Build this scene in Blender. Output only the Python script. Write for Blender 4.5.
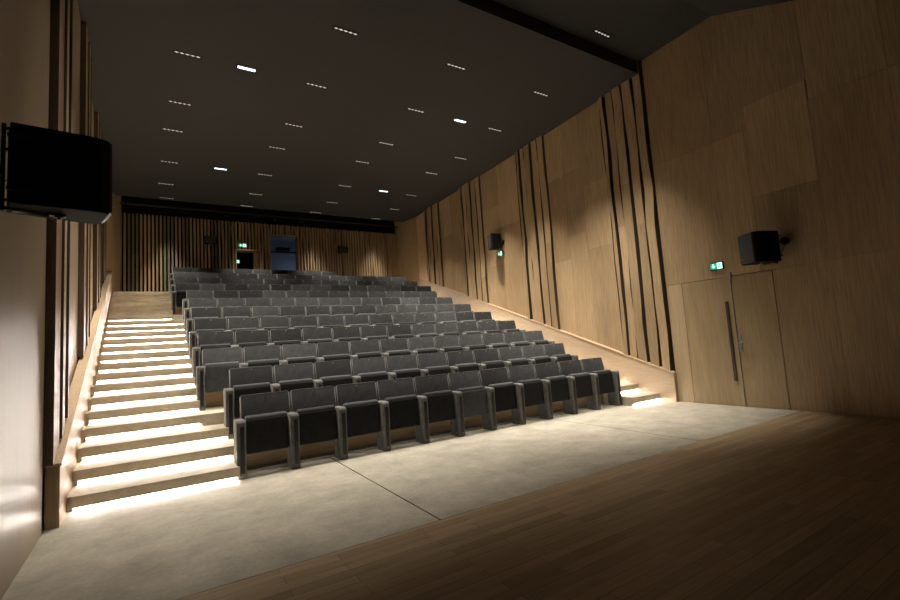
import bpy, bmesh, math, random
from mathutils import Matrix, Vector
random.seed(7)
sc = bpy.context.scene
for o in list(bpy.data.objects): bpy.data.objects.remove(o)
COL = sc.collection

# ---------------------------------------------------------------- camera
FPX = 461.36
def cam_axes(a, b, c):
    ca, sa, cb, sb, cc, s_ = math.cos(a), math.sin(a), math.cos(b), math.sin(b), math.cos(c), math.sin(c)
    fw = Vector((sa*cb, ca*cb, sb)); r = Vector((ca, -sa, 0)); u = r.cross(fw)
    return r*cc + u*s_, -r*s_ + u*cc, -fw
cx, cy, cz = cam_axes(.5631, .0933, -.0655)
cam_d = bpy.data.cameras.new('camera'); cam = bpy.data.objects.new('camera', cam_d); COL.objects.link(cam)
cam_d.sensor_width = 36; cam_d.lens = FPX*36/900; cam_d.clip_start = .05
M = Matrix(((cx.x, cy.x, cz.x, 0), (cx.y, cy.y, cz.y, 0), (cx.z, cy.z, cz.z, 1.3), (0, 0, 0, 1)))
cam.matrix_world = M
sc.camera = cam

# ---------------------------------------------------------------- world, exposure
w = bpy.data.worlds.new('world'); sc.world = w; w.use_nodes = True
w.node_tree.nodes['Background'].inputs[0].default_value = (.5, .45, .4, 1)
w.node_tree.nodes['Background'].inputs[1].default_value = .004
sc.view_settings.view_transform = 'Standard'; sc.view_settings.look = 'None'
sc.view_settings.exposure = 0.18; sc.view_settings.gamma = 1; sc.view_settings.use_curve_mapping = False
sc.cycles.max_bounces = 8; sc.cycles.diffuse_bounces = 5; sc.cycles.glossy_bounces = 3
sc.cycles.sample_clamp_indirect = 4
sc.cycles.use_denoising = True

SPOT_W = 640.0          # downlights in the ceiling
LED_E = 130.0            # stair strips
WARM = (1.0, .91, .78)

# ---------------------------------------------------------------- dimensions (metres)
R_, T_, YS = .1482, .4576, 5.492         # riser, tread, first riser
PITCH = .5633
CEIL = 6.2
YB = 16.45
def xl_in(y): return -.72 - .040*(y-5.14)      # inner face of left stringer
def xl_wall(y): return -.812 - .045*(y-5.0)
def xr_in(y): return 7.75 + .048*(y-5.0)
def xr_wall(y): return 7.83 + .048*(y-5.0)

# ---------------------------------------------------------------- materials
def new_mat(name):
    m = bpy.data.materials.new(name); m.use_nodes = True
    nt = m.node_tree; b = nt.nodes['Principled BSDF']; return m, nt, b
def ramp(nt, fac, c0, c1, p0=0., p1=1.):
    r = nt.nodes.new('ShaderNodeValToRGB'); r.color_ramp.elements[0].color = (*c0, 1); r.color_ramp.elements[1].color = (*c1, 1)
    r.color_ramp.elements[0].position = p0; r.color_ramp.elements[1].position = p1
    nt.links.new(fac, r.inputs[0]); return r.outputs[0]
def noise(nt, scale, sc3=(1, 1, 1), detail=5, rough=.6, src='Object', rot=None):
    tc = nt.nodes.new('ShaderNodeTexCoord'); mp = nt.nodes.new('ShaderNodeMapping'); mp.inputs['Scale'].default_value = sc3
    if rot: mp.inputs['Rotation'].default_value = rot
    n = nt.nodes.new('ShaderNodeTexNoise'); n.inputs['Scale'].default_value = scale; n.inputs['Detail'].default_value = detail; n.inputs['Roughness'].default_value = rough
    nt.links.new(tc.outputs[src], mp.inputs[0]); nt.links.new(mp.outputs[0], n.inputs[0]); return n.outputs['Fac']
def bump(nt, b, h, s=.1, d=.01):
    n = nt.nodes.new('ShaderNodeBump'); n.inputs['Strength'].default_value = s; n.inputs['Distance'].default_value = d
    nt.links.new(h, n.inputs['Height']); nt.links.new(n.outputs[0], b.inputs['Normal'])
def mul(c, k): return tuple(min(1, x*k) for x in c)
def wood(name, col, rough=.42, axis='z', contrast=.25):
    m, nt, b = new_mat(name)
    s = {'z': (9, 9, .35), 'y': (9, .35, 9), 'x': (.35, 9, 9)}[axis]
    f = noise(nt, 6, s, 6, .65)
    f2 = noise(nt, 1.1, {'z': (1, 1, .3), 'y': (1, .3, 1), 'x': (.3, 1, 1)}[axis], 2, .5)
    c1 = ramp(nt, f, mul(col, 1-contrast), mul(col, 1+contrast), .3, .7)
    c2 = ramp(nt, f2, (.86, .84, .82), (1.1, 1.1, 1.1), .3, .7)
    mx = nt.nodes.new('ShaderNodeMix'); mx.data_type = 'RGBA'; mx.blend_type = 'MULTIPLY'; mx.inputs[0].default_value = 1
    nt.links.new(c1, mx.inputs[6]); nt.links.new(c2, mx.inputs[7]); nt.links.new(mx.outputs[2], b.inputs['Base Color'])
    b.inputs['Roughness'].default_value = rough; b.inputs['Specular IOR Level'].default_value = .5
    bump(nt, b, f, .08, .004)
    return m
def plain(name, col, rough=.5, metal=0, spec=.5):
    m, nt, b = new_mat(name)
    f = noise(nt, 40, (1, 1, 1), 3)
    nt.links.new(ramp(nt, f, mul(col, .85), mul(col, 1.15), .3, .7), b.inputs['Base Color'])
    b.inputs['Roughness'].default_value = rough; b.inputs['Metallic'].default_value = metal; b.inputs['Specular IOR Level'].default_value = spec
    return m
def emit(name, col, s):
    m, nt, b = new_mat(name); b.inputs['Base Color'].default_value = (*col, 1)
    b.inputs['Emission Color'].default_value = (*col, 1); b.inputs['Emission Strength'].default_value = s; return m
OAK = (.53, .385, .23)
W = [wood('oak_veneer_a', OAK), wood('oak_veneer_b', mul(OAK, 1.12)), wood('oak_veneer_c', mul(OAK, .88)),
     wood('oak_veneer_d', (.49, .345, .20)), wood('oak_veneer_light', mul(OAK, 1.35))]
W_LEFT = wood('oak_veneer_satin', (.42, .33, .235), .35, contrast=.10)
W_LEFT.node_tree.nodes['Principled BSDF'].inputs['Specular IOR Level'].default_value = .42
W_LEFT2 = wood('oak_veneer_satin_b', (.39, .305, .215), .35, contrast=.12)
SL = [wood('oak_slat_a', OAK), wood('oak_slat_b', mul(OAK, .8)), wood('oak_slat_red', (.30, .17, .115)), wood('oak_slat_pale', (.46, .36, .24)), wood('oak_slat_grey', (.25, .21, .15))]
DARK = plain('black_felt', (.012, .011, .010), .95, spec=.1)
SIDE_SHADE = plain('dark_side_shade', (.11, .075, .045), .6)  # right slat sides: shade on the unlit faces, put into the colour
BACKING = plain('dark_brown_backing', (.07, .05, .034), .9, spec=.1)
SIDE_SHADE_L = plain('brown_side_shade', (.12, .085, .06), .5)  # left slat sides: the same painted shade, in a browner tone
STR_W = wood('stringer_oak', (.58, .44, .30), .45, 'y', .12)
TIER_W = wood('tier_front_oak', (.62, .45, .28), .5, 'x', .2)
DOOR_W = wood('door_oak', (.46, .345, .205), .42, contrast=.18)
DOOR_L = wood('door_oak_pale', (.54, .41, .26), .42, contrast=.14)

def concrete_mat(name, col, step=False):
    m, nt, b = new_mat(name)
    f = noise(nt, 2.3, (1, 1, 1), 12, .74); f2 = noise(nt, 30, (1, 1, 1), 6, .7)
    c1 = ramp(nt, f, mul(col, .74), mul(col, 1.22), .34, .66); c2 = ramp(nt, f2, (.86, .86, .86), (1.08, 1.07, 1.05), .3, .7)
    mx = nt.nodes.new('ShaderNodeMix'); mx.data_type = 'RGBA'; mx.blend_type = 'MULTIPLY'; mx.inputs[0].default_value = 1
    nt.links.new(c1, mx.inputs[6]); nt.links.new(c2, mx.inputs[7]); nt.links.new(mx.outputs[2], b.inputs['Base Color'])
    b.inputs['Roughness'].default_value = .62; bump(nt, b, f2, .12, .004)
    return m
CONC = concrete_mat('polished_concrete', (.50, .465, .39))
STEP = concrete_mat('stair_concrete', (.53, .47, .375))
def parquet():
    m, nt, b = new_mat('stage_parquet')
    tc = nt.nodes.new('ShaderNodeTexCoord'); br = nt.nodes.new('ShaderNodeTexBrick')
    br.inputs['Scale'].default_value = 1; br.inputs['Brick Width'].default_value = .95; br.inputs['Row Height'].default_value = .085
    br.inputs['Mortar Size'].default_value = .0012; br.offset = .37; br.inputs['Bias'].default_value = 0
    br.inputs['Color1'].default_value = (.39, .285, .17, 1); br.inputs['Color2'].default_value = (.56, .42, .27, 1); br.inputs['Mortar'].default_value = (.07, .04, .02, 1)
    nt.links.new(tc.outputs['Object'], br.inputs['Vector'])
    f = noise(nt, 5, (.5, 12, 12), 6)
    c2 = ramp(nt, f, (.8, .78, .76), (1.15, 1.15, 1.15), .3, .7)
    mx = nt.nodes.new('ShaderNodeMix'); mx.data_type = 'RGBA'; mx.blend_type = 'MULTIPLY'; mx.inputs[0].default_value = 1
    nt.links.new(br.outputs[0], mx.inputs[6]); nt.links.new(c2, mx.inputs[7]); nt.links.new(mx.outputs[2], b.inputs['Base Color'])
    b.inputs['Roughness'].default_value = .5
    return m
PARQ = parquet()
CEILM = plain('dark_ceiling_paint', (.042, .041, .040), .8, spec=.3)
def velvet(name, col, lo=.75, hi=1.35, sheen=.55):
    m, nt, b = new_mat(name)
    oi = nt.nodes.new('ShaderNodeObjectInfo')
    f = noise(nt, 9, (1, 1, 1), 5, .7)
    c1 = ramp(nt, f, mul(col, .75), mul(col, 1.3), .3, .7)
    c2 = ramp(nt, oi.outputs['Random'], (lo*.86,)*3, (hi*.94,)*3)
    mx = nt.nodes.new('ShaderNodeMix'); mx.data_type = 'RGBA'; mx.blend_type = 'MULTIPLY'; mx.inputs[0].default_value = 1
    nt.links.new(c1, mx.inputs[6]); nt.links.new(c2, mx.inputs[7]); nt.links.new(mx.outputs[2], b.inputs['Base Color'])
    b.inputs['Roughness'].default_value = .9; b.inputs['Specular IOR Level'].default_value = .2
    b.inputs['Sheen Weight'].default_value = sheen; b.inputs['Sheen Roughness'].default_value = .35
    b.inputs['Sheen Tint'].default_value = (.8, .8, .78, 1)
    bump(nt, b, noise(nt, 180, (1, 1, 1), 2), .25, .002)
    return m
VEL = velvet('charcoal_velvet', (.056, .058, .062), .62, 1.45, .40)
VEL_ARM = velvet('charcoal_velvet_arm', (.17, .17, .168), .85, 1.15, .3)
UNDER = velvet('black_seat_cloth', (.014, .014, .015), .8, 1.5, .08)
BLACK = plain('black_plastic', (.015, .015, .015), .35)
SPKM = plain('black_speaker_paint', (.018, .015, .013), .8, spec=.08)
GRILLE = plain('black_speaker_grille', (.035, .037, .042), .5)
SHEEN_RIM = plain('grey_velvet_sheen_rim', (.17, .17, .165), .9, spec=.1)  # pale colour standing in for the sheen on velvet edges
METAL = plain('brushed_metal', (.45, .44, .42), .35, .9)
BRASS = plain('brass_plate', (.75, .52, .22), .3, .6)
LED = emit('led_strip_white', (1.0, .93, .84), LED_E)
LENS = emit('dim_lens', (1.0, .95, .92), .42)
LENS_ON = emit('lit_lens', (.75, .88, 1.0), 3)
GREEN = emit('exit_green', (.03, .30, .14), 1.0)
WHITE = emit('exit_white', (.55, .95, .80), 1.3)
BLUE = plain('blue_grey_wall', (.16, .18, .22), .8)

# ---------------------------------------------------------------- mesh helpers
class MB:
    def __init__(s): s.v = []; s.f = []; s.m = []
    def poly(s, pts, faces, mi=0):
        o = len(s.v); s.v += [tuple(p) for p in pts]
        for f in faces: s.f.append(tuple(i+o for i in f)); s.m.append(mi)
    def hexa(s, p, mi=0):   # 8 points: bottom 4 ccw, top 4 ccw
        s.poly(p, [(3, 2, 1, 0), (4, 5, 6, 7), (0, 1, 5, 4), (1, 2, 6, 5), (2, 3, 7, 6), (3, 0, 4, 7)], mi)
    def box(s, x0, x1, y0, y1, z0, z1, mi=0):
        s.hexa([(x0, y0, z0), (x1, y0, z0), (x1, y1, z0), (x0, y1, z0), (x0, y0, z1), (x1, y0, z1), (x1, y1, z1), (x0, y1, z1)], mi)
    def prism(s, ring, axis, a0, a1, mi=0):
        # ring of 2D points, extruded along axis ('x': ring=(y,z), 'y': ring=(x,z), 'z': ring=(x,y))
        def P(q, a): return {'x': (a, q[0], q[1]), 'y': (q[0], a, q[1]), 'z': (q[0], q[1], a)}[axis]
        n = len(ring); pts = [P(q, a0) for q in ring] + [P(q, a1) for q in ring]
        s.poly(pts, [tuple(reversed(range(n))), tuple(range(n, 2*n))] + [(i, (i+1) % n, n+(i+1) % n, n+i) for i in range(n)], mi)
    def cyl(s, p0, p1, r, n=12, mi=0, r1=None):
        p0 = Vector(p0); p1 = Vector(p1); d = (p1-p0).normalized(); a = d.orthogonal().normalized(); b = d.cross(a)
        r1 = r if r1 is None else r1
        pts = [p0 + a*math.cos(t)*r + b*math.sin(t)*r for t in [2*math.pi*i/n for i in range(n)]] + [p1 + a*math.cos(t)*r1 + b*math.sin(t)*r1 for t in [2*math.pi*i/n for i in range(n)]]
        s.poly(pts, [tuple(reversed(range(n))), tuple(range(n, 2*n))] + [(i, (i+1) % n, n+(i+1) % n, n+i) for i in range(n)], mi)
    def tube(s, pts, r, n=8, mi=0):
        for a, b in zip(pts, pts[1:]): s.cyl(a, b, r, n, mi)
    def build(s, name, mats, parent=None, bevel=0, seg=2, smooth=False, mat4=None):
        me = bpy.data.meshes.new(name); me.from_pydata(s.v, [], s.f)
        mats = mats if isinstance(mats, (list, tuple)) else [mats]
        for m in mats: me.materials.append(m)
        for p, mi in zip(me.polygons, s.m): p.material_index = mi
        bm = bmesh.new(); bm.from_mesh(me); bmesh.ops.recalc_face_normals(bm, faces=bm.faces)
        if bevel: bmesh.ops.bevel(bm, geom=list(bm.edges), offset=bevel, segments=seg, affect='EDGES', profile=.5)
        if mat4 is not None: bm.transform(mat4)
        bm.to_mesh(me); bm.free()
        if smooth:
            for p in me.polygons: p.use_smooth = True
        o = bpy.data.objects.new(name, me); COL.objects.link(o)
        if parent is not None: o.parent = parent
        return o
def tag(o, label=None, cat=None, group=None, kind=None):
    if label: o['label'] = label
    if cat: o['category'] = cat
    if group: o['group'] = group
    if kind: o['kind'] = kind
    return o
def empty(name, loc=(0, 0, 0), rz=0, **k):
    o = bpy.data.objects.new(name, None); COL.objects.link(o); o.location = loc; o.rotation_euler = (0, 0, rz); o.empty_display_size = .1
    tag(o, **k); return o
def copy_tree(o, parent=None):
    c = o.copy(); COL.objects.link(c)
    if parent is not None: c.parent = parent
    for ch in KIDS.get(o.name, []): copy_tree(ch, c)
    return c
KIDS = {}
def index_kids(o):
    KIDS[o.name] = [q for q in COL.objects if q.parent is o]
    for q in KIDS[o.name]: index_kids(q)
S = lambda o: tag(o, kind='structure')

# ================================================================ SHELL
YN = -3.0    # stage end
# floor
b = MB()
js = [-.775, 1.755, 5.24, 7.83]; g = .007
for i in range(3): b.box(js[i]+(g if i else -.3), js[i+1]-(g if i < 2 else -.3), 3.113, 5.8, -.12, 0)
b.box(-1.1, 8.1, 3.113, 5.8, -.14, -.115, 1)
b.box(-1.8, 8.8, 5.8, YB+3, -.14, -.02, 1)
S(b.build('floor', [CONC, DARK]))
b = MB(); b.box(-1.1, 8.1, YN, 3.107, -.12, 0)
S(b.build('floor_stage', PARQ))
# ceiling
b = MB()
b.box(-2.2, 9.3, 5.05, 16.05, CEIL, CEIL+.25)                 # auditorium ceiling slab
prof = [(5.05, 6.44), (3.65, 6.455), (2.48, 5.911), (YN, 4.4), (YN, 6.9), (5.05, 6.9)]
b.prism(prof, 'x', -2.2, 9.3)
b.box(-2.2, 9.3, 5.05, YB+.1, 6.85, 6.95)
S(b.build('ceiling', CEILM))
# dark bulkhead over the rear wall
b = MB(); b.box(-2.2, 9.3, YB+.12, YB+.2, 5.7, 6.95)
S(b.build('trim_rear_bulkhead', DARK))

# right wall: veneer panels
def wall_quad(b, f, y0, y1, z0, z1, off, th, mi, side):
    # slab whose face lies at f(y)+off (room side), thickness th behind it
    e = .0018
    y0 += e; y1 -= e; z0 += e; z1 -= e
    s = 1 if side == 'R' else -1
    xa0, xa1 = f(y0)-s*off, f(y1)-s*off
    xb0, xb1 = xa0+s*th, xa1+s*th
    b.hexa([(xa0, y0, z0), (xb0, y0, z0), (xb1, y1, z0), (xa1, y1, z0), (xa0, y0, z1), (xb0, y0, z1), (xb1, y1, z1), (xa1, y1, z1)], mi)
frontR = lambda y: 7.83
frontL = lambda y: -.765-.0175*(y-2.5)
b = MB()
# front part, y < 5.0 (z rows follow the seams of the photo)
DOOR_Y0, DOOR_Y1, DOOR_Z = 3.25, 4.97, 2.085
PR = [(3.88, 4.99, DOOR_Z, 4.345, 0), (3.88, 4.99, 4.345, 7, 3), (3.40, 3.88, DOOR_Z, 4.345, 1), (2.52, 3.88, 4.72, 7, 2), (3.36, 3.88, 4.345, 4.72, 2),
      (2.53, 3.36, 3.25, 4.72, 1), (3.36, 3.40, 3.25, 4.345, 1), (2.53, 3.40, DOOR_Z, 3.25, 2), (1.67, 2.53, 2.10, 4.41, 3), (1.67, 2.52, 4.41, 7, 0),
      (.85, 1.67, 0, 2.10, 2), (.85, 1.67, 2.10, 4.41, 0), (.85, 1.67, 4.41, 7, 3), (1.67, 2.53, 0, 2.10, 0), (2.53, DOOR_Y0, 0, DOOR_Z, 2),
      (0, .85, 0, 2.1, 3), (0, .85, 2.1, 4.41, 2), (0, .85, 4.41, 7, 0), (-1.5, 0, 0, 3.3, 2), (-1.5, 0, 3.3, 7, 0), (YN, -1.5, 0, 3.3, 0), (YN, -1.5, 3.3, 7, 2)]
for y0, y1, z0, z1, m in PR: wall_quad(b, frontR, y0, y1, z0, z1, 0 if (y0, z0) != (2.53, 3.25) else .004, .05, m, 'R')
GRP = [(5.02, 6.08), (7.85, 8.97), (10.72, 11.92), (13.36, 14.48)]
PANEL = [(6.08, 7.85), (8.97, 10.72), (11.92, 13.36), (14.48, 15.25)]
SEAMS = {0: [(6.08, 6.75, [3.12, 4.55]), (6.75, 7.3, [3.55, 5.0]), (7.3, 7.85, [3.03, 4.99])], 1: [(8.97, 9.9, [4.4]), (9.9, 10.72, [3.4, 5.1])],
         2: [(11.92, 12.6, [3.9]), (12.6, 13.36, [4.9])], 3: [(14.48, 15.25, [])]}
for i in SEAMS:
    for y0, y1, zs in SEAMS[i]:
        zz = [0]+zs+[7]
        for k in range(len(zz)-1): wall_quad(b, xr_wall, y0, y1, zz[k], zz[k+1], 0, .05, 4 if (i == 3) else (i+k*2+int(y0*3)) % 4, 'R')
# slat groups: each slat a board standing proud by its own depth, slightly swaying with height
def slat_group(b, f, side, y0, y1, seed):
    rnd = random.Random(seed); L = y1-y0; s = 1 if side == 'R' else -1
    offs = [0, .21, .45, .66, .86, .965, 1.0]; dep = [.065, .06, .075, .055, .075, .055]; gap = [.04, .06, .03, .065, .03, .01]
    sb = lambda y: (.506 if side == 'R' else .50)+R_/T_*(y-4.985)+.01
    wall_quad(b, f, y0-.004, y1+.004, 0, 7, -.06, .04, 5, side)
    for i in range(6):
        a = y0+offs[i]*L; c = y0+offs[i+1]*L-gap[i]; d = dep[i]
        z = 0; lo = (rnd.uniform(-.015, .015), rnd.uniform(-.012, .012))
        zs = [sb(c)+.03]
        while zs[-1] < 6.9: zs.append(min(7, zs[-1]+rnd.uniform(.45, .8)))
        prev = None; ring = []
        for zz in zs:
            q_ = .018 if side == 'R' else 0; j = rnd.uniform(-q_, q_); k = rnd.uniform(-q_, q_); dd = d+rnd.uniform(-q_, q_)
            ya, yc = a+j, c+k
            ring.append([(f(ya)-s*dd, ya, zz), (f(ya)+s*.05, ya, zz), (f(yc)+s*.05, yc, zz), (f(yc)-s*dd, yc, zz)])
        zsplit = rnd.uniform(2.6, 4.4); m1 = rnd.choice([6, 7, 7, 6]); m2 = rnd.choice([6, 7, 6])
        if side == 'L': m1 = m2 = [7, 8, 9, 7, 10, 8][i]
        for q in range(len(ring)-1):
            P = ring[q]+ring[q+1]; mm = m1 if zs[q] < zsplit else m2
            if q == 0:    # foot cut to the slope of the stringer
                P = [(p[0], p[1], sb(p[1])) for p in P[:4]]+P[4:]
            b.poly(P, [(3, 2, 1, 0), (4, 5, 6, 7), (3, 0, 4, 7)], mm)
            b.poly(P, [(0, 1, 5, 4), (2, 3, 7, 6), (1, 2, 6, 5)], 13)  # sides get the darker colour that paints their shade
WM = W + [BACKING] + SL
for i, (y0, y1) in enumerate(GRP): slat_group(b, xr_wall, 'R', y0, y1, 10+i)
# rear return panel, fan closing in to the rear wall
for k, (ya, yb) in enumerate([(15.25, 15.85), (15.85, YB+.1)]):
    fx = lambda y: 8.32-.22*(y-15.25)
    wall_quad(b, fx, ya, yb, 0, 7, 0, .05, 2, 'R')
S(b.build('wall_right', WM+[W_LEFT, W_LEFT2, SIDE_SHADE]))
# left wall
b = MB()
zs = [0, 3.2, 7]
yy = [YN, -1.2, .4, 1.9, 3.35, 4.995]
for i in range(5): 
    for k in range(2): wall_quad(b, frontL, yy[i], yy[i+1], zs[k], zs[k+1], 0, .05, 11 if i % 2 == 0 else 12, 'L')
for i, (y0, y1) in enumerate(PANEL):
    wall_quad(b, xl_wall, y0, y1, 0, 7, 0, .05, 11 if i == 0 else [0, 2, 0, 2][i], 'L')
for i, (y0, y1) in enumerate(GRP): slat_group(b, xl_wall, 'L', y0, y1, 40+i)
for k, (ya, yb) in enumerate([(15.25, 15.85), (15.85, YB+.1)]):
    fx = lambda y: -1.24+.2*(y-15.25)
    wall_quad(b, fx, ya, yb, 0, 7, 0, .05, 2, 'L')
S(b.build('wall_left', WM+[W_LEFT, W_LEFT2, SIDE_SHADE_L]))
# dark wall behind the camera, closing the stage
b = MB(); b.box(-1.1, 8.1, YN-.1, YN, 0, 5)
S(b.build('wall_front', DARK))

# rear wall of coloured battens, with two openings
O1 = (2.14, 2.87, 4.83); O2 = (3.21, 4.13, 5.42)     # x0,x1,top
b = MB()
BMAT = [SL[0], SL[1], SL[3], SL[2], SL[4], plain('batten_rust', (.33, .14, .08), .5), plain('batten_olive', (.22, .22, .12), .5), plain('batten_blue_grey', (.13, .17, .18), .5), W[0], DARK]
x = -1.02; rnd = random.Random(3); ZB = 5.80
while x < 8.08:
    wd = .052; dpt = rnd.choice([.10, .12, .14])
    wt = rnd.random()
    if x < 2.0: mi = rnd.choice([0, 0, 1, 2, 3, 5, 6, 7, 0, 4, 2])
    else: mi = rnd.choice([0, 8, 0, 8, 1, 0, 8, 2])
    z0 = 2.9
    hit = None
    for (a, c, t) in (O1, O2):
        if x+wd > a and x < c: z0 = t
    sway = .012 if x > 1.5 else 0
    zz = [z0]
    while zz[-1] < ZB-.01: zz.append(min(ZB, zz[-1]+.45))
    rings = []
    for z in zz:
        j = rnd.uniform(-sway, sway)
        rings.append([(x+j, YB-dpt+.1, z), (x+wd+j, YB-dpt+.1, z), (x+wd+j, YB+.1, z), (x+j, YB+.1, z)])
    for q in range(len(rings)-1): b.hexa(rings[q]+rings[q+1], mi)
    x += .1015
# backing with holes
for (x0, x1, z0, z1) in [(-1.3, O1[0], 2.9, ZB), (O1[0], O1[1], O1[2], ZB), (O1[1], O2[0], 2.9, ZB), (O2[0], O2[1], O2[2], ZB), (O2[1], 8.6, 2.9, ZB)]:
    b.box(x0, x1, YB+.1, YB+.16, z0, z1, 9)
S(b.build('wall_rear', BMAT))
# openings: frames, corridor and control booth
def opening(n, o, zb, mat):
    b = MB(); x0, x1, t = o; f = .03
    b.box(x0-f, x0, YB-.06, YB+.3, zb, t+f); b.box(x1, x1+f, YB-.06, YB+.3, zb, t+f); b.box(x0, x1, YB-.06, YB+.3, t, t+f)
    return S(b.build(n, mat))
opening('door_2', O1, 3.26, SL[1]); opening('window_1', O2, 3.26, SL[1])
b = MB()
b.box(1.3, 2.98, YB+1.7, YB+1.75, 3.1, 5.3); b.box(1.3, 1.35, YB+.2, YB+1.7, 3.1, 5.3); b.box(2.98, 3.02, YB+.2, YB+1.7, 3.1, 5.3); b.box(1.3, 3.0, YB+.2, YB+1.75, 5.25, 5.3); b.box(1.3, 3.0, YB+.2, YB+1.75, 3.1, 3.2)
S(b.build('wall_corridor', plain('corridor_grey', (.05, .05, .055), .8)))
b = MB()
b.box(3.06, 4.6, YB+1.7, YB+1.75, 3.1, 5.7); b.box(3.06, 3.1, YB+.2, YB+1.7, 3.1, 5.7); b.box(4.55, 4.6, YB+.2, YB+1.7, 3.1, 5.7); b.box(3.06, 4.6, YB+.2, YB+1.75, 5.65, 5.7); b.box(3.06, 4.6, YB+.2, YB+1.75, 3.1, 3.2)
S(b.build('wall_booth', BLUE))
b = MB(); b.box(3.21, 4.13, YB+.18, YB+.24, 4.86, 4.90); b.box(3.5, 3.95, YB+.3, YB+.6, 4.98, 5.08)
S(b.build('trim_booth_rail', DARK))
ld = bpy.data.lights.new('booth_lamp', 'POINT'); ld.energy = 5; ld.color = (.62, .76, 1); ld.shadow_soft_size = .1
lo = bpy.data.objects.new('booth_lamp', ld); COL.objects.link(lo); lo.location = (4.25, YB+1.0, 4.35)
lpole = MB(); lpole.box(2.70, 2.87, YB+.18, YB+.22, 3.26, 4.83)
S(lpole.build('door_3', W[1]))

# ================================================================ TIERS, STAIRS, STRINGERS
xa, xb, xc = .757, .503, .297
ROWS = []     # (left arm centre x, seats)
for j in range(12):
    ROWS.append((xa if j < 2 else xb if j < 8 else xc, 11 if j < 2 else 12 if j < 8 else 13 if j < 11 else 9))
def tier_x(j):
    x0, n = ROWS[j]; n = 13 if j == 11 else n
    return x0-.055, x0+n*PITCH+.055
for j in range(1, 12):
    y0 = YS+(2*j-1)*T_; y1 = YS+(2*j+1)*T_ if j < 11 else YB+.1
    a, c = tier_x(j); z = 2*j*R_
    a0, c0 = tier_x(j-1)
    b = MB(); b.box(a, c, y0, y1, max(0, z-2*R_-.3), z, 0)
    fa, fc = max(a, a0)+.0, min(c, c0)
    b.box(fa, fc, y0-.014, y0, z-2*R_+.035, z-.001, 1)
    o = b.build('floor_tier', [STEP, TIER_W]); S(o)
# staircases
ordn = ['first', 'second', 'third', 'fourth', 'fifth', 'sixth', 'seventh', 'eighth', 'ninth', 'tenth', 'eleventh', 'twelfth', 'thirteenth']
def stairs(side):
    root = empty('staircase', ((.0 if side == 'L' else 7.3), YS, 0), label=('wide concrete stair with glowing step edges along the left wall' if side == 'L' else 'narrow concrete stair with glowing step edges beside the right stringer'), cat='stairs')
    inv = Matrix.Translation(-Vector(root.location))
    for k in range(22):
        y0 = YS+k*T_-(.22 if side == 'R' else 0); y1 = y0+T_; zt = (k+1)*R_; j = k//2
        jj = j if k % 2 == 0 else min(11, j+1)
        ta, tc = tier_x(min(11, jj)) if k % 2 == 0 else tier_x(min(11, jj))
        if k == 21: y1 = YB+.1
        if side == 'L': x0a, x0b, x1 = xl_in(y0)+.045, xl_in(y1)+.045, ta; ends = (x0a, x1)
        else: x0a = x0b = None
        z0 = zt-R_; lo = max(-.05, z0-.25)
        b = MB(); s = MB(); rec = .040; h = .041
        if side == 'L':
            A0, A1 = xl_in(y0)+.045, xl_in(y1)+.045; B = ta
            # riser + tread body; front lower edge is cut back for the light strip
            b.hexa([(A0, y0, z0+h), (B, y0, z0+h), (B, y1+.02, z0+h), (A1, y1+.02, z0+h), (A0, y0, zt), (B, y0, zt), (B, y1+.02, zt), (A1, y1+.02, zt)])
            b.box(A0, B, y0+rec, y1+.02, lo, z0+h+.001)
            # lower ledge in the gap to the stringer
            b.hexa([(xl_in(y0), y0+.10, lo), (A0+.002, y0+.10, lo), (A0+.002, y1+.12, lo), (xl_in(y1), y1+.12, lo), (xl_in(y0), y0+.10, zt-.02), (A0+.002, y0+.10, zt-.02), (A0+.002, y1+.12, zt-.02), (xl_in(y1), y1+.12, zt-.02)])
            b.box(A0, B, y0-.022, y0+.01, zt-.040, zt+.0005)
            s.box(A0+.012, B-.03, y0+.004, y0+.016, z0+h-.005, z0+h-.001)
        else:
            A = tc-.035; B0, B1 = xr_in(y0)-.035, xr_in(y1)-.035
            if B0-A < .06: continue
            b.hexa([(A, y0, z0+h), (B0, y0, z0+h), (B1, y1+.02, z0+h), (A, y1+.02, z0+h), (A, y0, zt), (B0, y0, zt), (B1, y1+.02, zt), (A, y1+.02, zt)])
            b.box(A, B0, y0+rec, y1+.02, lo, z0+h+.001)
            b.hexa([(B0-.002, y0+.10, lo), (xr_in(y0), y0+.10, lo), (xr_in(y1), y1+.12, lo), (B0-.002, y1+.12, lo), (B0-.002, y0+.10, zt-.02), (xr_in(y0), y0+.10, zt-.02), (xr_in(y1), y1+.12, zt-.02), (B0-.002, y1+.12, zt-.02)])
            s.box(A+.02, B0-.012, y0+.004, y0+.016, z0+h-.005, z0+h-.001)
        so = b.build('step', STEP, root, mat4=inv)
        lo_ = s.build('light_strip', LED, so, mat4=inv); lo_['label'] = 'glowing white light strip under the step edge'
    return root
stairs('L'); stairs('R')
# floor under upper steps on the flanks
b = MB()
for k in range(21):
    pass
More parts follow.
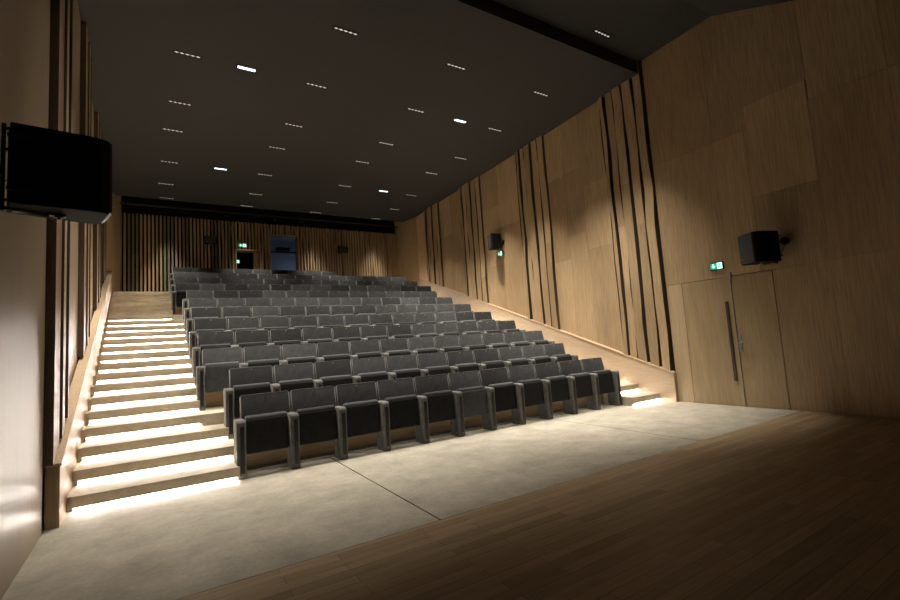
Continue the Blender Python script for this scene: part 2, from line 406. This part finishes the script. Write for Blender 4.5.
# stringers
def stringer(side):
    b = MB(); sl = R_/T_
    if side == 'L':
        ya, yb = 5.13, 15.55; f = xl_in; th = -.095; top = lambda y: .50+sl*(y-5.14); nm = 'oak stair stringer sloping up along the left wall'
    else:
        ya, yb = 4.985, 15.1; f = xr_in; th = .085; top = lambda y: .506+sl*(y-4.985); nm = 'oak stair stringer sloping up along the right wall'
    x0, x1 = f(ya), f(yb)
    b.hexa([(x0, ya, 0), (x0+th, ya, 0), (x1+th, yb, 0), (x1, yb, 0), (x0, ya, top(ya)), (x0+th, ya, top(ya)), (x1+th, yb, top(yb)), (x1, yb, top(yb))])
    c = MB(); e = .012 if side == 'L' else -.012
    c.hexa([(x0+e, ya-.012, top(ya)), (x0+th, ya-.012, top(ya)), (x1+th, yb, top(yb)), (x1+e, yb, top(yb)), (x0+e, ya-.012, top(ya)+.02), (x0+th, ya-.012, top(ya)+.02), (x1+th, yb, top(yb)+.02), (x1+e, yb, top(yb)+.02)])
    root = b.build('stair_stringer', STR_W if side == 'R' else STR_W); tag(root, nm, 'stair side')
    fr = MB(); fr.box(min(x0, x0+th), max(x0, x0+th), ya-.012, ya-.001, 0, top(ya)); fr.build('end_board', SL[1], root)
    c.build('capping', STR_W, root)
stringer('L'); stringer('R')

# ================================================================ SEATS
def make_seat():
    root = empty('auditorium_seat')
    def arm(x, par):
        b = MB(); b.prism([(0.012, 0), (.235, 0), (.235, .60), (.22, .615), (.02, .615), (0, .59), (0, .03)], 'x', x-.048, x+.048)
        a = b.build('side_panel', VEL_ARM, par, bevel=.010)
        s = MB(); s.box(x-.014, x+.028, -.007, .004, .06, .55); s.prism([(-.006, .12), (.004, .12), (.004, .34), (-.012, .30)], 'x', x+.010, x+.022)
        s.build('slot_trim', BLACK, a)
        return a
    arm(-.03, root)
    b = MB()   # tipped-up seat: cloth underside facing forward
    b.prism([(.068, .240), (.150, .225), (.195, .625), (.150, .650), (.082, .635)], 'x', .030, .475)
    c = b.build('seat_cushion', VEL, root, bevel=.022, seg=3, smooth=True)
    b = MB(); b.prism([(.056, .250), (.070, .243), (.088, .600), (.074, .600), (.070, .590)], 'x', .034, .471)
    b.build('seat_underside', UNDER, c, bevel=.005)
    b = MB(); b.prism([(.245, .38), (.315, .37), (.405, .845), (.345, .862)], 'x', .008, PITCH-.008)
    k = b.build('backrest', VEL, root, bevel=.020, seg=3, smooth=True)
    b = MB(); b.prism([(.318, .36), (.333, .36), (.420, .81), (.405, .81)], 'x', .03, PITCH-.03)
    b.build('back_shell', BLACK, root, bevel=.004)
    b = MB(); e_ = .004
    def fy(z): return .245+(z-.38)*(.100/.482)+.003
    P = [(.014, fy(.40), .40), (.014, fy(.842), .842), (.030, fy(.858), .856), (PITCH-.030, fy(.858), .856), (PITCH-.014, fy(.842), .842), (PITCH-.014, fy(.40), .40)]
    b.tube(P, .0045, 6); pp = b.build('sheen_rim', SHEEN_RIM, k, smooth=True); pp['label'] = 'light grey rim painted as velvet edge sheen'  # thin tube added to paint the sheen along the backrest edge
    b = MB(); b.box(PITCH/2-.006, PITCH/2+.006, .331, .340, .822, .834)
    t = b.build('number_plate', BRASS, k); t['label'] = 'tiny brass number plate'
    b = MB(); b.box(.02, .485, .20, .23, .30, .34); b.build('seat_hinge_bar', BLACK, root)
    return root
def make_end_arm(root):
    x = PITCH-.03
    b = MB(); b.prism([(0.012, 0), (.235, 0), (.235, .60), (.22, .615), (.02, .615), (0, .59), (0, .03)], 'x', x-.048, x+.048)
    a = b.build('side_panel', VEL_ARM, root, bevel=.010)
    s = MB(); s.box(x-.014, x+.028, -.007, .004, .06, .55); s.build('slot_trim', BLACK, a)
seat0 = make_seat(); end0 = None
index_kids(seat0)
end0 = copy_tree(seat0); end0.name = 'auditorium_seat_end'
KIDS.setdefault(end0.name, [])
make_end_arm(end0); end0.name = 'auditorium_seat'
index_kids(end0)
used = set()
rowname = ['front row', 'second row', 'third row', 'fourth row', 'fifth row', 'sixth row', 'seventh row', 'eighth row', 'ninth row', 'tenth row', 'second row from the back', 'short back row']
rr = random.Random(5)
for j, (x0, n) in enumerate(ROWS):
    for i in range(n):
        proto = end0 if i == n-1 else seat0
        if proto.name in used: o = copy_tree(proto)
        else: o = proto; used.add(proto.name)
        if (j, i) in ((0, 5), (2, 0)):     # these two show grey cloth under the seat
            for q in COL.objects:
                if q.parent is not None and q.parent.parent is o and q.name.startswith('seat_underside'):
                    q.material_slots[0].link = 'OBJECT'; q.material_slots[0].material = VEL
        o.location = (x0+i*PITCH, 5.517+j*2*T_+(.02 if j else 0), 2*j*R_)
        side = ('leftmost' if i == 0 else 'rightmost' if i == n-1 else ordn[i]+' from the left' if i <= (n-1)//2 else ordn[n-1-i]+' from the right')
        tag(o, 'charcoal tip-up seat, %s in the %s' % (side, rowname[j]), 'seat', 'charcoal tip-up seats in rows')
# floor rail beneath the front row
b = MB()
b.box(xa, xa+11*PITCH, 5.72, 5.735, .012, .03); b.box(xa, xa+11*PITCH, 5.77, 5.785, .012, .03)
for i in range(12): b.box(xa+i*PITCH-.03, xa+i*PITCH+.03, 5.70, 5.80, 0, .012)
tag(b.build('seat_rail', METAL), 'low metal rail on the floor beneath the front row', 'rail')

# ================================================================ RIGHT WALL DOOR
d = empty('door_1', (7.83, 4.1, 0)); S(d); inv = Matrix.Translation(-Vector(d.location))
b = MB(); b.box(7.822, 7.87, 4.69, DOOR_Y1+.01, 0, DOOR_Z-.004); b.build('side_panel', DOOR_L, d, mat4=inv)
b = MB(); b.box(7.822, 7.87, 3.868, 4.682, .006, DOOR_Z-.006); lf = b.build('door_leaf', DOOR_W, d, mat4=inv)
h = MB(); h.box(7.806, 7.824, 3.935, 3.98, .40, 1.68); hh = h.build('pull_handle', plain('dark_oak_grip', (.07, .045, .03), .5), lf, mat4=inv); hh['label'] = 'long dark recessed pull grip'
b = MB(); b.box(7.822, 7.87, DOOR_Y0+.003, 3.852, .006, DOOR_Z-.006); lf = b.build('door_leaf', DOOR_W, d, mat4=inv)
h = MB(); h.box(7.812, 7.824, 3.80, 3.848, .86, 1.14); h.cyl((7.82, 3.826, 1.02), (7.765, 3.826, 1.02), .011); h.cyl((7.768, 3.83, 1.02), (7.768, 3.70, 1.02), .010); h.cyl((7.82, 3.826, .92), (7.795, 3.826, .92), .013)
hh = h.build('lever_handle', METAL, lf, mat4=inv); hh['label'] = 'metal lever handle with lock plate'
h = MB(); h.box(7.808, 7.824, 3.855, 3.865, .0, DOOR_Z+.02); h.box(7.790, 7.824, 3.835, 3.88, DOOR_Z-.02, DOOR_Z+.06); h.build('edge_strip', METAL, d, mat4=inv)
b = MB(); b.box(7.872, 7.88, DOOR_Y0, DOOR_Y1, 0, DOOR_Z); b.build('door_rebate', DARK, d, mat4=inv)

# ================================================================ EXIT SIGNS
def exit_sign(loc, rz, label, w_=.22, h_=.13):
    # built facing -Y locally
    root = empty('exit_sign', loc, rz, label=label, cat='exit sign')
    b = MB(); b.box(-w_/2, w_/2, 0, .035, -h_/2, h_/2); b.build('sign_case', BLACK, root, bevel=.004)
    i = .014
    b = MB(); b.box(-w_/2+i, .01, -.004, .001, -h_/2+i, h_/2-i); g_ = b.build('arrow_panel', GREEN, root)
    a = MB(); cxx = (-w_/2+i+.01)/2; s = h_/.13
    a.prism([(cxx-.012*s, .035*s), (cxx+.012*s, .035*s), (cxx+.012*s, 0), (cxx+.034*s, 0), (cxx, -.038*s), (cxx-.034*s, 0), (cxx-.012*s, 0)], 'y', -.007, -.004)
    a.build('arrow', WHITE, g_)
    b = MB(); b.box(.014, w_/2-i, -.004, .001, -h_/2+i, h_/2-i); p_ = b.build('pictogram_panel', WHITE, root)
    a = MB(); c = (.014+w_/2-i)/2
    a.cyl((c+.006*s, -.004, .030*s), (c+.006*s, -.0065, .030*s), .008*s, 10)
    for (u, v_, u2, v2) in [(.002, .020, -.006, -.006), (-.006, -.006, .012, -.018), (.012, -.018, .010, -.038), (-.006, -.006, -.016, -.022), (-.016, -.022, -.028, -.024), (.000, .016, -.018, .006), (.004, .016, .020, .004)]:
        a.cyl((c+u*s, -.0055, v_*s), (c+u2*s, -.0055, v2*s), .0045*s, 6)
    a.build('running_figure', GREEN, p_)
    return root
exit_sign((7.80, 4.045, 2.283), -math.pi/2, 'lit green and white exit sign above the double door')
exit_sign((xr_wall(9.96)-.035, 9.96, 3.69), -math.pi/2-.048, 'small lit exit sign below the speaker between wall slats', .22, .14)
exit_sign((2.32, YB-.07, 4.99), 0, 'lit exit sign above the dark rear doorway', .26, .13)
exit_sign((2.27, YB+1.2, 4.68), 0, 'lit exit sign hanging inside the dark rear doorway', .26, .13)

# ================================================================ SPEAKERS
def speaker(loc, ang, label, wd=.34, dp=.44, ht=.47, wall=None):
    # local +X is the aim direction, origin at the cabinet centre
    root = empty('wall_speaker', loc, ang, label=label, cat='loudspeaker')
    b = MB(); hw = wd/2; hd = dp/2
    ring = [(-hd, -hw*.72), (hd*.55, -hw), (hd*.82, -hw*.98), (hd*.97, -hw*.86), (hd, -hw*.8), (hd, hw*.8), (hd*.97, hw*.86), (hd*.82, hw*.98), (hd*.55, hw), (-hd, hw*.72)]
    b.prism(ring, 'z', -ht/2, ht/2); cab = b.build('cabinet', SPKM, root, bevel=.006)
    b = MB(); b.prism([(hd-.003, -hw*.86), (hd+.014, -hw*.8), (hd+.018, 0), (hd+.014, hw*.8), (hd-.003, hw*.86)], 'z', -ht/2+.008, ht/2-.008); gr = b.build('grille', GRILLE, root, bevel=.003)
    b = MB(); b.box(hd+.017, hd+.021, -hw*.6, -hw*.5, -ht*.36, -ht*.31); b.build('badge', METAL, gr)
    for zz in (-ht/2-.012, ht/2+.012):
        b = MB(); b.cyl((0, 0, zz-.012), (0, 0, zz+.012), .022); b.box(-hd*.9, .03, -.02, .02, zz-.004, zz+.006); b.cyl((0, 0, zz-.02), (0, 0, zz+.02), .010); b.build('pivot', METAL if zz < 0 and wd > .3 else BLACK, root)
    for zz in (-ht*.33, ht*.33):
        for sy in (-1, 1):
            b = MB(); b.box(-hd-.012, -hd*.6, sy*hw*.80-.012, sy*hw*.80+.012, zz-.008, zz+.008); b.build('rigging_bracket', BLACK, cab)
    if wall:
        m = Matrix.Rotation(-ang, 4, 'Z') @ Matrix.Translation(-Vector(loc))
        b = MB(); P = m @ Vector(wall)
        nrm = (Matrix.Rotation(-ang, 3, 'Z') @ Vector((1 if wall[0] < 3 else -1, 0, 0)))
        b.cyl(P, P+nrm*.03, .055, 16); b.cyl(P, P+nrm*.10, .028, 12)
        b.tube([P+nrm*.08, Vector((-hd-.03, 0, P.z*.5))], .016, 8)
        b.box(-hd-.03, -hd-.012, -.02, .02, -ht*.5-.02, ht*.5+.02)
        b.tube([Vector((-hd-.02, 0, -ht/2)), Vector((-hd*.2, 0, -ht/2-.02))], .010); b.tube([Vector((-hd-.02, 0, ht/2)), Vector((-hd*.2, 0, ht/2+.02))], .010)
        b.build('wall_bracket', BLACK, root)
        b = MB(); b.tube([P+nrm*.02+Vector((0, 0, -.04)), P+nrm*.09+Vector((0, 0, -.12)), (P+Vector((-hd, 0, -.10)))*.5+Vector((0, 0, -.10)), Vector((-hd-.005, .03, -.06))], .005, 6); b.build('cable', BLACK, root)
    return root
speaker((-.475, 3.25, 2.37), math.radians(14), 'large black loudspeaker on bracket high on the left wall near the stage', wd=.30, dp=.415, ht=.43, wall=(-.79, 2.80, 2.33))
speaker((7.42, 3.20, 2.385), math.radians(150), 'black loudspeaker on bracket above the right wall door', wd=.36, dp=.40, ht=.44, wall=(7.83, 3.03, 2.48))
speaker((7.86, 9.95, 4.02), math.radians(160), 'small black loudspeaker on the right wall between slat groups', wd=.26, dp=.30, ht=.42, wall=(8.06, 9.8, 4.0))
speaker((1.36, YB-.18, 5.08), math.radians(-90), 'small black loudspeaker on rear wall left of the doorway', wd=.40, dp=.2, ht=.23, wall=None)
speaker((5.72, YB-.18, 5.0), math.radians(-90), 'small black loudspeaker on rear wall right of the booth window', wd=.40, dp=.2, ht=.23, wall=None)
# rear lighting pipe with three theatre spots
tag((lambda q: (q.cyl((-1.0, 16.2, 6.02), (8.0, 16.2, 6.02), .024, 10), q.build('lighting_pipe', BLACK))[1])(MB()), 'thin black lighting pipe above the rear batten wall', 'pipe')
for i, (x, nm) in enumerate([(2.75, 'leftmost'), (3.4, 'middle'), (4.3, 'rightmost')]):
    r = empty('theatre_spot', (x, 16.2, 5.98), label='small black theatre spotlight, %s of three under the rear ceiling edge' % nm, cat='spotlight', group='theatre spots on the rear pipe')
    b = MB(); b.cyl((0, -.12, -.10), (0, .12, -.04), .06, 14); b.build('lamp_body', SPKM, r)
    b = MB(); b.box(-.075, -.065, -.015, .015, -.10, .04); b.box(.065, .075, -.015, .015, -.10, .04); b.box(-.075, .075, -.015, .015, .03, .045); b.build('yoke', BLACK, r)

# ================================================================ CEILING DOWNLIGHTS
FIX = [(.39, 8.04, 0), (1.27, 8.04, 1), (2.467, 8.04, 0), (4.56, 8.07, 0), (5.67, 8.07, 1), (6.65, 8.08, 0),
       (2.45, 6.38, 0), (4.495, 6.40, 0), (6.55, 6.42, 0),
       (.336, 9.72, 0), (2.462, 9.74, 0), (4.65, 9.78, 0), (6.82, 9.81, 0),
       (.246, 10.99, 0), (2.375, 11.03, 0), (4.53, 11.05, 0), (6.63, 11.05, 0),
       (.205, 12.86, 0), (1.344, 12.87, 1), (2.436, 12.88, 0), (4.71, 12.94, 0), (5.977, 12.96, 1), (6.98, 13.0, 0),
       (.147, 14.55, 0), (2.476, 14.6, 0), (4.845, 14.6, 0), (7.128, 14.6, 0),
       (.177, 15.84, 0), (2.408, 15.88, 0), (4.65, 15.87, 0), (6.967, 15.93, 0)]
def make_fix(on):
    L = .30 if on else .38; wv = .085 if on else .05
    r = empty('ceiling_downlight')
    b = MB(); t = .012
    b.box(-L/2-t, L/2+t, -wv/2-t, -wv/2, -.008, 0); b.box(-L/2-t, L/2+t, wv/2, wv/2+t, -.008, 0); b.box(-L/2-t, -L/2, -wv/2, wv/2, -.008, 0); b.box(L/2, L/2+t, -wv/2, wv/2, -.008, 0)
    b.box(-L/2, L/2, -wv/2, wv/2, -.002, -.0005)
    b.build('frame', SPKM, r)
    if on:
        b = MB(); b.box(-L/2+.01, L/2-.01, -wv/2+.012, wv/2-.012, -.006, -.002); b.build('diffuser', LENS_ON, r)
    else:
        for q in range(5):
            xx = -L/2+L*(q+.5)/5
            b = MB(); b.cyl((xx, 0, -.006), (xx, 0, -.002), .017, 10); b.box(xx-.03, xx+.03, -.006, .006, -.005, -.002); b.build('lens', LENS, r)
    index_kids(r); return r
protos = {0: make_fix(0), 1: make_fix(1)}; usedp = set()
rowsY = sorted(set(round(y, 0) for _, y, _ in FIX))
rn = {6: 'ceiling row nearest the stage', 8: 'second ceiling row', 10: 'third ceiling row', 11: 'fourth ceiling row', 13: 'fifth ceiling row', 15: 'second last ceiling row', 16: 'rearmost ceiling row'}
byrow = {}
for x, y, on in FIX: byrow.setdefault(min(rn, key=lambda k: abs(k-(y if y < 14 else y+.3))), []).append((x, y, on))
SPOT = bpy.data.lights.new('downlight_beam', 'SPOT'); SPOT.energy = SPOT_W; SPOT.color = WARM; SPOT.spot_size = math.radians(68); SPOT.spot_blend = .9; SPOT.shadow_soft_size = .10
SPOT_STAGE = SPOT.copy(); SPOT_STAGE.energy = SPOT_W*.26; SPOT_REAR = SPOT.copy(); SPOT_REAR.energy = SPOT_W*.6; SPOT_REAR.spot_size = math.radians(50)
SPOT_DOOR = SPOT.copy(); SPOT_DOOR.energy = SPOT_W*1.4; SPOT_DOOR.spot_size = math.radians(62)
SPOT_HIGH = SPOT.copy(); SPOT_HIGH.energy = SPOT_W*.55
SPOT_WALL = SPOT.copy(); SPOT_WALL.energy = SPOT_W*1.5
def add_fix(x, y, z, on, label):
    p = protos[on]
    if on in usedp: o = copy_tree(p)
    else: o = p; usedp.add(on)
    o.location = (x, y, z); tag(o, label, 'ceiling light', 'slot downlights in the dark ceiling')
    if not on:
        s = bpy.data.objects.new('downlight_beam', SPOT_DOOR if (y < 5 and x > 6) else SPOT_STAGE if y < 5 else SPOT_REAR if y > 15 else SPOT_HIGH if y > 12 else SPOT_WALL if x > 6.4 else SPOT); COL.objects.link(s); s.location = (x, y, z-.03)
        if y < 5: s.rotation_euler = (math.radians(8), 0, 0)   # the front beams are aimed back at the seats
for key, lst in byrow.items():
    lst.sort()
    for on in (0, 1):
        sub = [q for q in lst if q[2] == on]
        for i, (x, y, _) in enumerate(sub):
            nm = ('%s from left' % ordn[i])
            add_fix(x, y, CEIL, on, ('bright downlight, %s among bright ones in the %s' if on else 'dim slot downlight, %s among dim ones in the %s') % (nm, rn[key]))
add_fix(6.49, 4.80, 6.442, 0, 'dim five-lens slot downlight in the raised ceiling beyond the dark step')
for x, nm in ((.39, 'far left'), (2.45, 'left of centre'), (4.5, 'right of centre')):
    add_fix(x, 4.80, 6.442, 0, 'dim slot downlight in the raised ceiling over the front floor, '+nm)
add_fix(.39, 6.38, CEIL, 0, 'dim slot downlight nearest the left wall in the front ceiling row')
